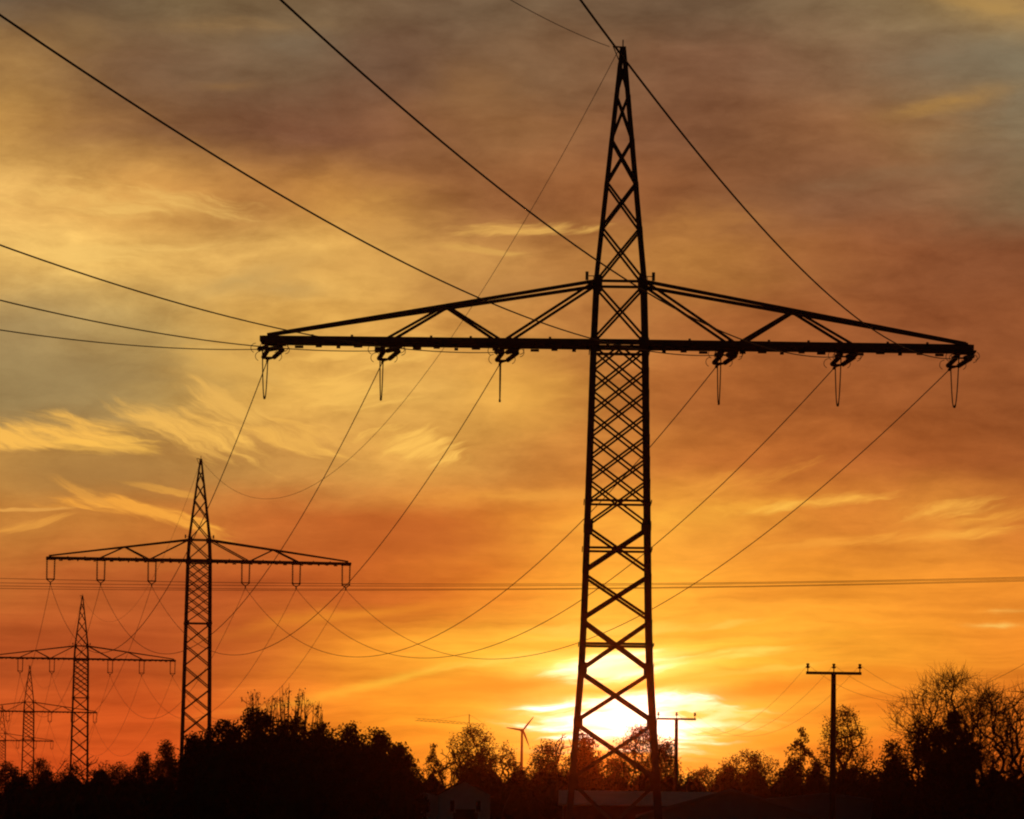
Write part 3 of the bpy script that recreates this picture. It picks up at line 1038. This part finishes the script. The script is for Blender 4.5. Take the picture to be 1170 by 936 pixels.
# ------------------------------------------------------------------ buildings
def house(name, px, Y, wid, length, apex, eave, wall_m, roof_m, yaw=0.0, windows=(), over=0.25, door=None):
    p = at(px, 900, Y)
    root = empty(name, (p.x, p.y, 0), yaw)
    hwid = wid / 2
    mb = MB()
    mb.add([(-hwid, 0, 0), (hwid, 0, 0), (hwid, 0, eave), (0, 0, apex), (-hwid, 0, eave),
            (-hwid, length, 0), (hwid, length, 0), (hwid, length, eave), (0, length, apex), (-hwid, length, eave)],
           [(0, 1, 2, 3, 4), (9, 8, 7, 6, 5), (0, 4, 9, 5), (1, 6, 7, 2), (2, 7, 8, 3), (4, 3, 8, 9), (0, 5, 6, 1)])
    mb.build('wall', wall_m, root)
    rf = MB()
    sl = (apex - eave) / hwid
    for s in (-1, 1):
        xe = s * (hwid + over)
        ze = eave - sl * over
        v = []
        for yy in (-over, length + over):
            v += [(0, yy, apex + 0.03), (0, yy, apex + 0.2), (xe, yy, ze + 0.2), (xe, yy, ze + 0.03)]
        rf.add(v, [(0, 1, 2, 3), (7, 6, 5, 4), (1, 5, 6, 2), (0, 3, 7, 4), (3, 2, 6, 7), (0, 4, 5, 1)])
    rf.build('roof', roof_m, root)
    for (wx, wz, ww, wh) in windows:
        fr = MB()
        t = 0.08
        fr.box((wx, -0.03, wz + wh / 2 + t / 2), (ww + 2 * t, 0.1, t))
        fr.box((wx, -0.05, wz - wh / 2 - t / 2), (ww + 2 * t + 0.1, 0.16, t))
        fr.box((wx - ww / 2 - t / 2, -0.03, wz), (t, 0.1, wh))
        fr.box((wx + ww / 2 + t / 2, -0.03, wz), (t, 0.1, wh))
        fo = fr.build('window', wall_m, root)
        pn = MB()
        pn.box((wx, -0.012, wz), (ww, 0.02, wh))
        pn.build('pane', M_PANE, fo)
    if door:
        dm = MB()
        dm.box((door[0], -0.03, door[2] / 2 + 0.02), (door[1], 0.06, door[2]))
        dm.build('door', M_TILE, root)
    return root


h1 = house('house', 531, 470, 4.6, 8, at(531, 893, 470).z, at(531, 908, 470).z, M_WHITE, M_TILE, R(2),
           [(-1.1, at(0, 914, 470).z, 0.38, 1.0), (1.25, at(0, 914, 470).z, 0.38, 1.0)], 0.25, (0.1, 2.2, 4.3))
tag(h1, 'small white gabled house with two narrow windows among dark trees', 'house')
h2 = house('annex', 484, 474, 4.4, 6, at(484, 905, 474).z, at(484, 911, 474).z, M_WHITE, M_TILE, R(2),
           [(-0.6, at(0, 916, 474).z, 0.5, 0.9), (0.3, at(0, 916, 474).z, 0.5, 0.9)], 0.2)
tag(h2, 'low pale annex left of the white gabled house', 'house')
# barn seen along its side: ridge across the view
pb = at(740, 921, 330)
bn = empty('barn', (pb.x, pb.y, 0))
bl, zr, ze = 10.6, at(740, 906, 334).z, pb.z
mb = MB()
mb.add([(-bl / 2, 0.3, 0), (bl / 2, 0.3, 0), (bl / 2, 8, 0), (-bl / 2, 8, 0), (-bl / 2, 0.3, ze - 0.08), (bl / 2, 0.3, ze - 0.08), (bl / 2, 8, ze - 0.08), (-bl / 2, 8, ze - 0.08),
        (-bl / 2, 4.15, zr - 0.1), (bl / 2, 4.15, zr - 0.1)],
       [(0, 3, 2, 1), (0, 1, 5, 4), (1, 2, 6, 9, 5), (2, 3, 7, 6), (3, 0, 4, 8, 7), (4, 5, 9, 8), (6, 7, 8, 9)])
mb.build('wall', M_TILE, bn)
mb = MB()
for y0, y1 in ((0.0, 4.15), (8.3, 4.15)):
    v = [(s * (bl / 2 + 0.3), yy, z + o) for s in (-1, 1) for yy, z in ((y0, ze), (y1, zr)) for o in (0, 0.1)]
    mb.add(v, [(0, 1, 3, 2), (4, 6, 7, 5), (1, 5, 7, 3), (0, 2, 6, 4), (0, 4, 5, 1), (2, 3, 7, 6)])
for k in range(24):                                   # standing seams
    xx = -bl / 2 - 0.2 + k * (bl + 0.4) / 23
    mb.bar((xx, 0.02, ze + 0.115), (xx, 4.1, zr + 0.115), 0.05, 0.04)
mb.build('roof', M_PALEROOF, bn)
tag(bn, 'low barn with a pale sheet roof behind the feet of the big pylon', 'barn')
h3 = house('shed', 836, 300, 10.4, 12, at(836, 905, 300).z, at(836, 905, 300).z - 1.5, M_GREYWALL, M_GREYWALL, R(-3), [], 0.3, (0.5, 3.2, 2.2))
tag(h3, 'grey shed with a low gable right of the pale barn roof', 'shed')
h4 = house('shed', 945, 420, 10.0, 9, at(945, 909, 420).z, at(945, 917, 420).z, M_GREYWALL, M_GREYWALL, R(4), [(-2, 2.0, 1.0, 0.9), (2, 2.0, 1.0, 0.9)], 0.3)
tag(h4, 'wide dim grey shed at the foot of the tall utility pole', 'shed')


# ------------------------------------------------------------------ trees
def grow(rng, n, h, w, prof, trunk_h, lean=0.0, lobes=0.25, up=0.35, base=0.0, straight=1.3):
    """branch graph: crown points inside an uneven envelope, each joined to the nearest older node"""
    tz = np.linspace(0, trunk_h, 10)
    wob = np.cumsum(rng.normal(0, 0.018 * h, (10, 2)), 0) * np.linspace(0, 1, 10)[:, None]
    nodes = [np.array((wob[i, 0] * 0.4 + lean * tz[i], wob[i, 1] * 0.4, tz[i])) for i in range(10)]
    par = [-1] + list(range(9))
    ph = rng.uniform(0, 6.28, 6)
    pts = []
    pz, pw = zip(*prof)
    while len(pts) < n:
        t = rng.uniform(0, 1)
        a = rng.uniform(0, 2 * math.pi)
        rr = np.interp(t, pz, pw)
        lob = 1 + lobes * (math.sin(2 * a + ph[0] + 5 * t) * 0.5 + math.sin(3 * a + ph[1] - 8 * t) * 0.5 + math.sin(11 * t + ph[2] + a) * 0.5)
        r = w / 2 * rr * lob * math.sqrt(rng.uniform(0.04, 1))
        if rng.uniform() > rr + 0.15:
            continue
        z = base + t * (h - base)
        pts.append(np.array((r * math.cos(a) + lean * z, r * math.sin(a), z)))
    org = nodes[min(3, 9)]
    pts.sort(key=lambda p: np.linalg.norm(p - nodes[5]))
    arr = np.zeros((n * 2 + 12, 3))
    arr[:10] = nodes
    dirs = np.zeros_like(arr)
    dirs[:10] = (0, 0, 1)
    cnt = 10
    for p in pts:
        d = arr[:cnt] - p
        dist = np.sqrt((d ** 2).sum(1))
        # a shoot keeps its parent's heading: sharp turns cost extra
        cosa = -(d * dirs[:cnt]).sum(1) / (dist + 1e-6)
        cost = dist * (1 + straight * (1 - cosa)) + up * np.maximum(0, d[:, 2])
        k = int(cost.argmin())
        q = arr[k]
        L = np.linalg.norm(p - q)
        if L > 0.09 * h:
            mid = q + (p - q) * 0.5 + rng.normal(0, 0.04 * L, 3) + np.array((0, 0, 0.06 * L))
            arr[cnt] = mid
            dirs[cnt] = (mid - q) / (np.linalg.norm(mid - q) + 1e-6)
            par.append(k)
            k = cnt
            cnt += 1
        arr[cnt] = p
        dirs[cnt] = (p - arr[k]) / (np.linalg.norm(p - arr[k]) + 1e-6)
        par.append(k)
        cnt += 1
    return arr[:cnt], np.array(par)


def fir(rng, h, w, base):
    """straight stem with whorls of slightly drooping boughs, shorter towards a pointed top"""
    n = 30
    P_ = [np.array((0, 0, h * i / n)) for i in range(n + 1)]
    par = [-1] + list(range(n))
    lev = [0] * (n + 1)
    for i in range(2, n):
        z = h * i / n
        L = w / 2 * min(1.0, (1 - z / h) / (1 - base)) ** .9
        for k in range(rng.integers(4, 7) if z < .88 * h else 2):
            a = rng.uniform(0, 6.28)
            l = max(.04, L * rng.uniform(.55, 1.15))
            j = i
            for q in range(1, 4):
                P_.append(np.array((math.cos(a) * l * q / 3, math.sin(a) * l * q / 3, z + l * (.10 * q - .075 * q * q))))
                par.append(j)
                j = len(P_) - 1
                lev.append(9)
    return np.array(P_), np.array(par), np.array(lev)


def tree(name, label, px, py, Y, wpx, style, seed, group=None, n=None, mat=0, prof=None, lean=0.0, cat='tree', base=None, dense=1.0):
    """a tree whose top is at a given height; wpx is its width in photo pixels at its distance"""
    rng = np.random.default_rng(seed)
    p = at(px, py, Y)
    h = p.z
    w = wpx * Y / F
    root = empty(name, (p.x, p.y, 0), rng.uniform(0, 0.3))
    BASE = {
        'round': [(0, .35), (.15, .75), (.4, 1), (.7, .9), (.9, .55), (1, .2)],
        'fan':   [(0, .15), (.25, .55), (.5, .9), (.7, 1), (.88, .78), (1, .25)],
        'cone':  [(0, 1), (.3, .8), (.6, .5), (.85, .22), (1, .04)],
        'flat':  [(0, .6), (.3, .9), (.6, 1), (.85, .85), (1, .4)],
        'broom': [(0, .3), (.3, .55), (.7, .9), (1, .8)],
        'mound': [(0, 1), (.4, 1), (.65, .85), (.85, .55), (1, .2)],
    }
    S_ = dict(
        leafy=dict(n=420, prof='round', base=.25, trunk=.55, leaves=24, lsz=.11, lr=.36, twig=2),
        sparse=dict(n=520, prof='round', base=.3, trunk=.6, leaves=11, lsz=.088, lr=.26, twig=3),
        bare=dict(n=620, prof='fan', base=.25, trunk=.6, leaves=0, lsz=.2, lr=.4, twig=4),
        ivy=dict(n=560, prof='fan', base=.25, trunk=.7, leaves=0.35, lsz=.2, lr=.4, twig=4),
        conifer=dict(n=420, prof='cone', base=.06, trunk=.97, leaves=14, lsz=.10, lr=.15, twig=1),
        shrub=dict(n=260, prof='mound', base=.04, trunk=.35, leaves=52, lsz=.125, lr=.36, twig=2),
        broom=dict(n=260, prof='broom', base=.35, trunk=.5, leaves=2, lsz=.2, lr=.3, twig=3),
    )[style]
    n = n or S_['n']
    if base is not None:
        S_['base'] = base
    pr = BASE[prof or S_['prof']]
    lev = None
    if style == 'conifer':
        arr, par, lev = fir(rng, h, w, S_['base'])
    else:
        arr, par = grow(rng, n, h * 0.985, w, pr, h * S_['trunk'], lean, .3 if style not in ('conifer',) else .15,
                        .1 if style == 'conifer' else .45, h * S_['base'])
    N = len(arr)
    kids = np.zeros(N, int)
    for i in range(N - 1, 0, -1):
        kids[par[i]] += 1
    area = np.where(kids == 0, 1.0, 0.0)
    for i in range(N - 1, 0, -1):
        area[par[i]] += area[i]
    r0 = 0.02 * h if style not in ('shrub',) else 0.012 * h
    rad = r0 * (area / area[0]) ** 0.45
    if style == 'conifer':
        rad = np.where(lev == 0, 0.011 * (h - arr[:, 2]) + .015, .02)
    rad = np.maximum(rad, 0.012)
    tr, tw = MB(), MB()
    thick = rad > r0 * 0.17
    for i in range(1, N):
        if thick[i]:
            tr.tube([arr[par[i]], arr[i]], [min(rad[par[i]], rad[i] * 1.5), rad[i]], 6, False)
    sel = np.array([i for i in range(1, N) if not thick[i]], int)
    if len(sel):
        tw.twigs(arr[par[sel]], arr[sel], np.minimum(rad[par[sel]], rad[sel] * 1.5), rad[sel])
    tips = np.where(kids == 0)[0]
    # fine twigs
    nt_ = {'bare': 3, 'ivy': 3, 'sparse': 2}.get(style, S_['twig'])
    if nt_ and style != 'conifer':
        outer = np.where(rad < r0 * .10)[0] if style in ('bare', 'ivy', 'sparse', 'broom') else tips
        ti = np.repeat(outer[outer > 9], nt_)
        d = arr[ti] - arr[par[ti]]
        d /= np.linalg.norm(d, axis=1)[:, None] + 1e-6
        e = d + rng.normal(0, .55, d.shape) + np.array((0, 0, .25))
        e /= np.linalg.norm(e, axis=1)[:, None]
        l = (rng.uniform(.3, 1.0, len(ti)) * (h / 12) * (1.2 if style in ('bare', 'broom', 'ivy') else .8))[:, None]
        m_ = arr[ti] + e * l * .5 + rng.normal(0, .03, d.shape)
        z_ = m_ + (e + rng.normal(0, .22, d.shape)) * l * .5
        tw.twigs(arr[ti], m_, .015, .011)
        tw.twigs(m_, z_, .011, .006)
    # leaves
    lv, lf = [], []

    def leaves(cs, sz):
        m2 = len(cs)
        if not m2:
            return
        a = rng.normal(0, 1, (m2, 3))
        a /= np.linalg.norm(a, axis=1)[:, None]
        c = rng.normal(0, 1, (m2, 3))
        c -= a * (a * c).sum(1)[:, None]
        c /= np.linalg.norm(c, axis=1)[:, None]
        s1 = (sz * rng.uniform(.6, 1.4, m2))[:, None]
        q = np.stack([cs - a * s1, cs + c * s1 * .5, cs + a * s1, cs - c * s1 * .5], 1).reshape(-1, 3)
        o = len(lv)
        lv.extend(map(tuple, q))
        lf.extend((o + 4 * i, o + 4 * i + 1, o + 4 * i + 2, o + 4 * i + 3) for i in range(m2))
    cl = S_['leaves'] * dense
    if cl >= 1:
        base_ = arr[10:] if lev is None else arr[lev >= 3]
        src = np.repeat(base_, max(1, int(cl)), axis=0)
        keep = 1.0
        cs = src + np.clip(rng.normal(0, 1, src.shape), -1.5, 1.5) * S_['lr'] * h / 12
        if style not in ('shrub', 'conifer') and dense < 1.3:     # leave gaps: thin out by a lumpy field
            fld = np.array([noise.noise(Vector(q) * (5.0 / h) + Vector((seed, 0, 0))) for q in cs])
            cs = cs[fld > -0.12 + rng.normal(0, .08, len(cs))]
        cs = cs[cs[:, 2] > 0.1]
        leaves(cs, S_['lsz'] * (0.75 + 0.25 * h / 12))
    if style == 'ivy':                            # ivy sleeves on the trunk and the lower limbs, in ragged columns
        sel = np.where((rad > r0 * 0.2) & (arr[:, 2] < h * 0.62))[0]
        src = np.repeat(arr[sel], 60, axis=0)
        leaves(src + rng.normal(0, 0.3, src.shape) * np.array((1, 1, 1.5)), 0.15)
        for k in range(64):
            u = rng.uniform(-1, 1)
            top_ = .74 - .10 * abs(u) + .05 * math.sin(7 * u + 1) if u < .55 else .70
            cz = h * rng.uniform(.04, top_)
            cx = w * (.005 + (.17 if u < .55 else .24) * u)
            if abs(u) > .5 and abs(u) < .62 and cz > .45 * h:
                continue
            rr = w * rng.uniform(.04, .085)
            q = rng.normal(0, 1, (330, 3))
            q /= np.linalg.norm(q, axis=1)[:, None]
            q *= rng.uniform(.3, 1.1, 330)[:, None] * rr * np.array((1, 1, 1.5))
            leaves(q + np.array((cx, w * rng.normal(0, .07), cz)), 0.15)
    if style in ('shrub',):                       # dense heart of the bush
        o = len(lv)
        rings, seg = 9, 14
        pz, pw = zip(*pr)
        for i in range(rings + 1):
            t = i / rings
            rr = w / 2 * 0.82 * np.interp(t, pz, pw) * (1 if i < rings else 0.2)
            for k in range(seg):
                a = 2 * math.pi * k / seg
                q = 1 + 0.28 * noise.noise(Vector((math.cos(a) * 1.6, math.sin(a) * 1.6, t * 3 + seed)))
                lv.append((rr * q * math.cos(a), rr * q * math.sin(a), 0.05 + t * h * 0.88 * (0.94 + 0.06 * q)))
        for i in range(rings):
            for k in range(seg):
                a, c = o + i * seg + k, o + i * seg + (k + 1) % seg
                lf.append((a, c, c + seg, a + seg))
        lf.append(tuple(o + rings * seg + k for k in range(seg)))
    tr.build('trunk', M_BARK, root)
    if lv:
        cm = MB()
        cm.v, cm.f = lv, lf
        co = cm.build('crown', M_LEAF[mat], root)
        tw.build('twigs', M_BARK, co)
    else:
        tw.build('crown', M_BARK, root)
    tag(root, label, cat, group)
    return root


G_LEFT = 'dark bushy trees of the left clump'
# the big dark clump on the left
for i, (px, py, Y, w, lab) in enumerate((
        (226, 840, 405, 70, 'leftmost rounded dark tree of the big left clump, beside the second pylon'),
        (258, 827, 398, 88, 'dark bushy tree with a high rounded top left of the bare upright shoots'),
        (296, 813, 402, 104, 'highest dark bushy tree of the left clump, below the bare upright shoots'),
        (336, 821, 396, 96, 'dark bushy tree right under the right end of the bare shoots'),
        (368, 829, 407, 84, 'dark bushy tree just right of the bare shoots, at the middle of the left clump'),
        (398, 831, 400, 84, 'dark bushy tree with a small raised tuft in the right half of the left clump'),
        (432, 835, 392, 74, 'dark tree with a small pointed top near the right end of the left clump'),
        (457, 852, 388, 58, 'lowest dark tree closing the left clump, above the white house'))):
    tree('dense_tree', lab, px, py, Y, w, 'shrub', 100 + i, G_LEFT, n=380, mat=i % 2, prof='mound')


def shoots(label, px, py, Y, wpx, n, seed, group):
    """a coppiced sapling: a sheaf of thin upright stems with a few withered leaves near their tips"""
    rng = np.random.default_rng(seed)
    p = at(px, py, Y)
    h, w = p.z, wpx * Y / F
    root = empty('bare_sapling', (p.x, p.y, 0))
    tr, tw, lf = MB(), MB(), MB()
    tr.tube([(0, 0, 0), (0.05, 0, h * .25), (0, 0, h * .5)], [.16, .13, .09], 7)
    for k in range(n):
        u, v = rng.uniform(-1, 1), rng.uniform(-.6, .6)
        hh = h * (1 - .10 * abs(u) ** 1.5 - abs(rng.normal(0, .06)))
        b0 = np.array((0, 0, h * rng.uniform(.2, .5)))
        e = np.array((u * w / 2, v * w / 2, hh))
        m1 = b0 + (e - b0) * .45 + np.array((u * w * .10, v * w * .1, -.03 * h))
        m2 = b0 + (e - b0) * .75 + np.array((u * w * .04, 0, 0)) + rng.normal(0, .05, 3)
        tw.tube([b0, m1, m2, e], [.05, .038, .026, .012], 4, False)
        for q in range(rng.integers(4, 9)):
            t = rng.uniform(.35, .98)
            s0 = m1 + (e - m1) * t
            d = np.array((rng.normal(0, .35) + .2 * u, rng.normal(0, .3), rng.uniform(.5, 1)))
            l = rng.uniform(.25, .9)
            tw.tube([s0, s0 + d * l * .5 + rng.normal(0, .04, 3), s0 + d * l], [.02, .016, .01], 3, False)
            for _ in range(rng.integers(1, 4)):
                c = s0 + d * l * rng.uniform(.5, 1.05) + rng.normal(0, .08, 3)
                a_, b_2 = rng.normal(0, .055, 3), rng.normal(0, .04, 3)
                lf.add([c - a_, c + b_2, c + a_, c - b_2], [(0, 1, 2, 3)])
    tr.build('trunk', M_BARK, root)
    co = lf.build('crown', M_LEAF[0], root)
    tw.build('twigs', M_BARK, co)
    tag(root, label, 'sapling', group)


for i, (px, py, w, n_) in enumerate(((300, 782, 44, 20), (330, 779, 50, 24), (354, 790, 36, 14))):
    shoots(('left', 'middle', 'right')[i] + ' one of the three bare upright saplings rising out of the left clump',
           px, py, 412, w, n_, 140 + i, 'bare saplings above the left clump')
tree('leafy_tree', 'small leafy tree top at 405 poking out of the left clump'.replace(' at 405', ''), 405, 826, 408, 24, 'sparse', 151, n=150)

# small trees at far left
for i, (px, py, Y, w, sty, lab) in enumerate((
        (8, 872, 640, 44, 'leafy', 'small bushy tree at the left edge below the farthest pylon'),
        (46, 867, 650, 42, 'leafy', 'bushy tree at the foot of the fourth pylon'),
        (80, 863, 660, 40, 'bare', 'thin bare tree left of the foot of the third pylon'),
        (108, 862, 640, 38, 'bare', 'thin bare tree right of the foot of the third pylon'),
        (138, 871, 620, 44, 'leafy', 'low bushy tree between third pylon and the round treetop'),
        (166, 860, 610, 28, 'leafy', 'small round treetop left of the taller round one beside the second pylon'),
        (189, 848, 600, 32, 'leafy', 'taller round dark treetop just left of the second pylon'))):
    tree('small_tree', lab, px, py, Y, w, sty, 200 + i, 'small trees along the left horizon', n=260, mat=i % 2, dense=1.4)

# middle
tree('conifer', 'small spiky conifer right of the left clump', 496, 848, 540, 56, 'conifer', 301, n=360, mat=2, base=.55)
tree('bare_tree', 'thin bare tree behind the spiky conifer beside the left clump', 516, 848, 560, 34, 'bare', 302, n=240)
tree('autumn_tree', 'fan shaped autumn tree with upright limbs above the white house', 542, 830, 520, 58, 'sparse', 303, prof='fan', dense=1.5)
tree('bare_tree', 'bare tree between the fan shaped tree and the wind turbine', 577, 848, 530, 36, 'sparse', 304, prof='fan', n=260)
tree('leafy_tree', 'dark ragged tree just right of the wind turbine', 626, 847, 500, 52, 'leafy', 305, n=340, mat=1)
tree('bare_tree', 'bare bushy tree left of the left leg of the big pylon', 644, 836, 540, 36, 'bare', 306, n=300)
tree('dense_tree', 'dense domed tree between the legs of the big pylon', 668, 838, 460, 60, 'shrub', 307, n=320, mat=0)
tree('leafy_tree', 'loose leafy tree with bright gaps behind the right pylon leg', 732, 829, 480, 86, 'sparse', 308, n=620, mat=0, dense=1.7)
tree('leafy_tree', 'narrow leafy tree between the right pylon leg and the small utility pole', 762, 842, 476, 30, 'leafy', 309, n=260)
tree('low_tree', 'low ragged tree right of the small utility pole', 806, 877, 520, 44, 'leafy', 310, n=260)
tree('leafy_tree', 'flat topped tree with open branches right of the low sunlit gap', 858, 858, 500, 66, 'sparse', 311, prof='flat', n=480, dense=1.6)
tree('conifer', 'dark conifer with layered boughs left of the tall utility pole', 915, 829, 430, 80, 'conifer', 312, n=600, mat=2, base=.5)
tree('leafy_tree', 'airy round leafy tree behind the tall utility pole', 965, 807, 470, 56, 'sparse', 313, n=520, dense=1.6)
tree('dense_tree', 'rounded dark bush between the airy tree and the ivy tree', 1022, 848, 420, 60, 'shrub', 314, mat=1)
tree('bare_tree', 'bare low tree at the right foot of the airy round tree', 992, 862, 450, 36, 'bare', 315, n=240)
tree('ivy_tree', 'big bare tree thick with ivy on its trunks, near the right edge', 1088, 768, 400, 122, 'ivy', 316, n=1500)
tree('bare_tree', 'spreading bare tree right of the ivy covered one', 1130, 790, 404, 74, 'bare', 317, n=1000)
tree('bare_tree', 'bare tree cut by the right edge of the view', 1172, 786, 420, 64, 'bare', 318, n=800)
tree('leafy_tree', 'ragged leafy tree at the left foot of the ivy covered tree', 1050, 816, 408, 42, 'sparse', 319, n=380, dense=1.4)

# dense bushes standing in front of the middle and right-hand trees
for i, (px, py, Y, w, lab) in enumerate((
        (546, 860, 500, 62, 'dense dark bush under the fan shaped autumn tree, behind the white house'),
        (588, 871, 495, 50, 'dense low bush at the foot of the wind turbine'),
        (620, 864, 490, 54, 'dense dark bush under the ragged tree right of the turbine'),
        (704, 866, 455, 50, 'dense low bush in the gap between the pylon legs'),
        (836, 876, 480, 64, 'dense low bush under the left part of the flat topped tree'),
        (904, 866, 425, 46, 'dense dark bush at the left foot of the layered conifer'),
        (932, 870, 425, 46, 'dense dark bush between the layered conifer and the tall utility pole'),
        (975, 878, 440, 54, 'dense low bush under the airy round tree'))):
    tree('dense_bush', lab, px, py, Y, w, 'shrub', 400 + i, 'dense bushes under the middle trees', n=200, mat=i % 2, cat='bush', dense=.7)

# the black band of bushes that closes the horizon
rngh = random.Random(5)
k = 0
for row, (Y, ylo, yhi, step) in enumerate(((560, 864, 878, 34), (445, 877, 889, 40))):
    px = -20
    while px < 1200:
        py = rngh.uniform(ylo, yhi)
        if 640 < px < 780 and row == 0:
            py = rngh.uniform(866, 876)
        if px < 215:
            py += 3
        if row == 1 and (455 < px < 585 or 640 < px < 690):
            px += step
            continue
        tree('hedge_bush', 'rounded bush merging into the black band of bushes along the horizon' if row == 0 else
             'low bush in the black nearer row under the treeline',
             px, py, Y + rngh.uniform(-12, 12), rngh.uniform(52, 66), 'shrub', 500 + k,
             'bushes of the black treeline' if row == 0 else 'low bushes of the nearer row', n=150, mat=k % 2, cat='bush', dense=.4)
        k += 1
        px += step * rngh.uniform(.85, 1.15)

# ------------------------------------------------------------------ haze
HZ = True
if HZ:
    hm = MB()
    hm.box((0, (GY0 + GY1) / 2, 21.5), (2 * GX + 40, GY1 - GY0 + 40, 45.0))
    mat = bpy.data.materials.new('haze')
    mat.use_nodes = True
    nt = mat.node_tree
    nt.nodes.remove(nt.nodes['Principled BSDF'])
    pv = nt.nodes.new('ShaderNodeVolumePrincipled')
    pv.inputs['Color'].default_value = (1.0, 0.42, 0.25, 1)
    pv.inputs['Density'].default_value = 0.00004
    pv.inputs['Anisotropy'].default_value = 0.985
    nt.links.new(pv.outputs[0], nt.nodes['Material Output'].inputs['Volume'])
    hz = hm.build('haze', mat)
    hz['kind'] = 'stuff'
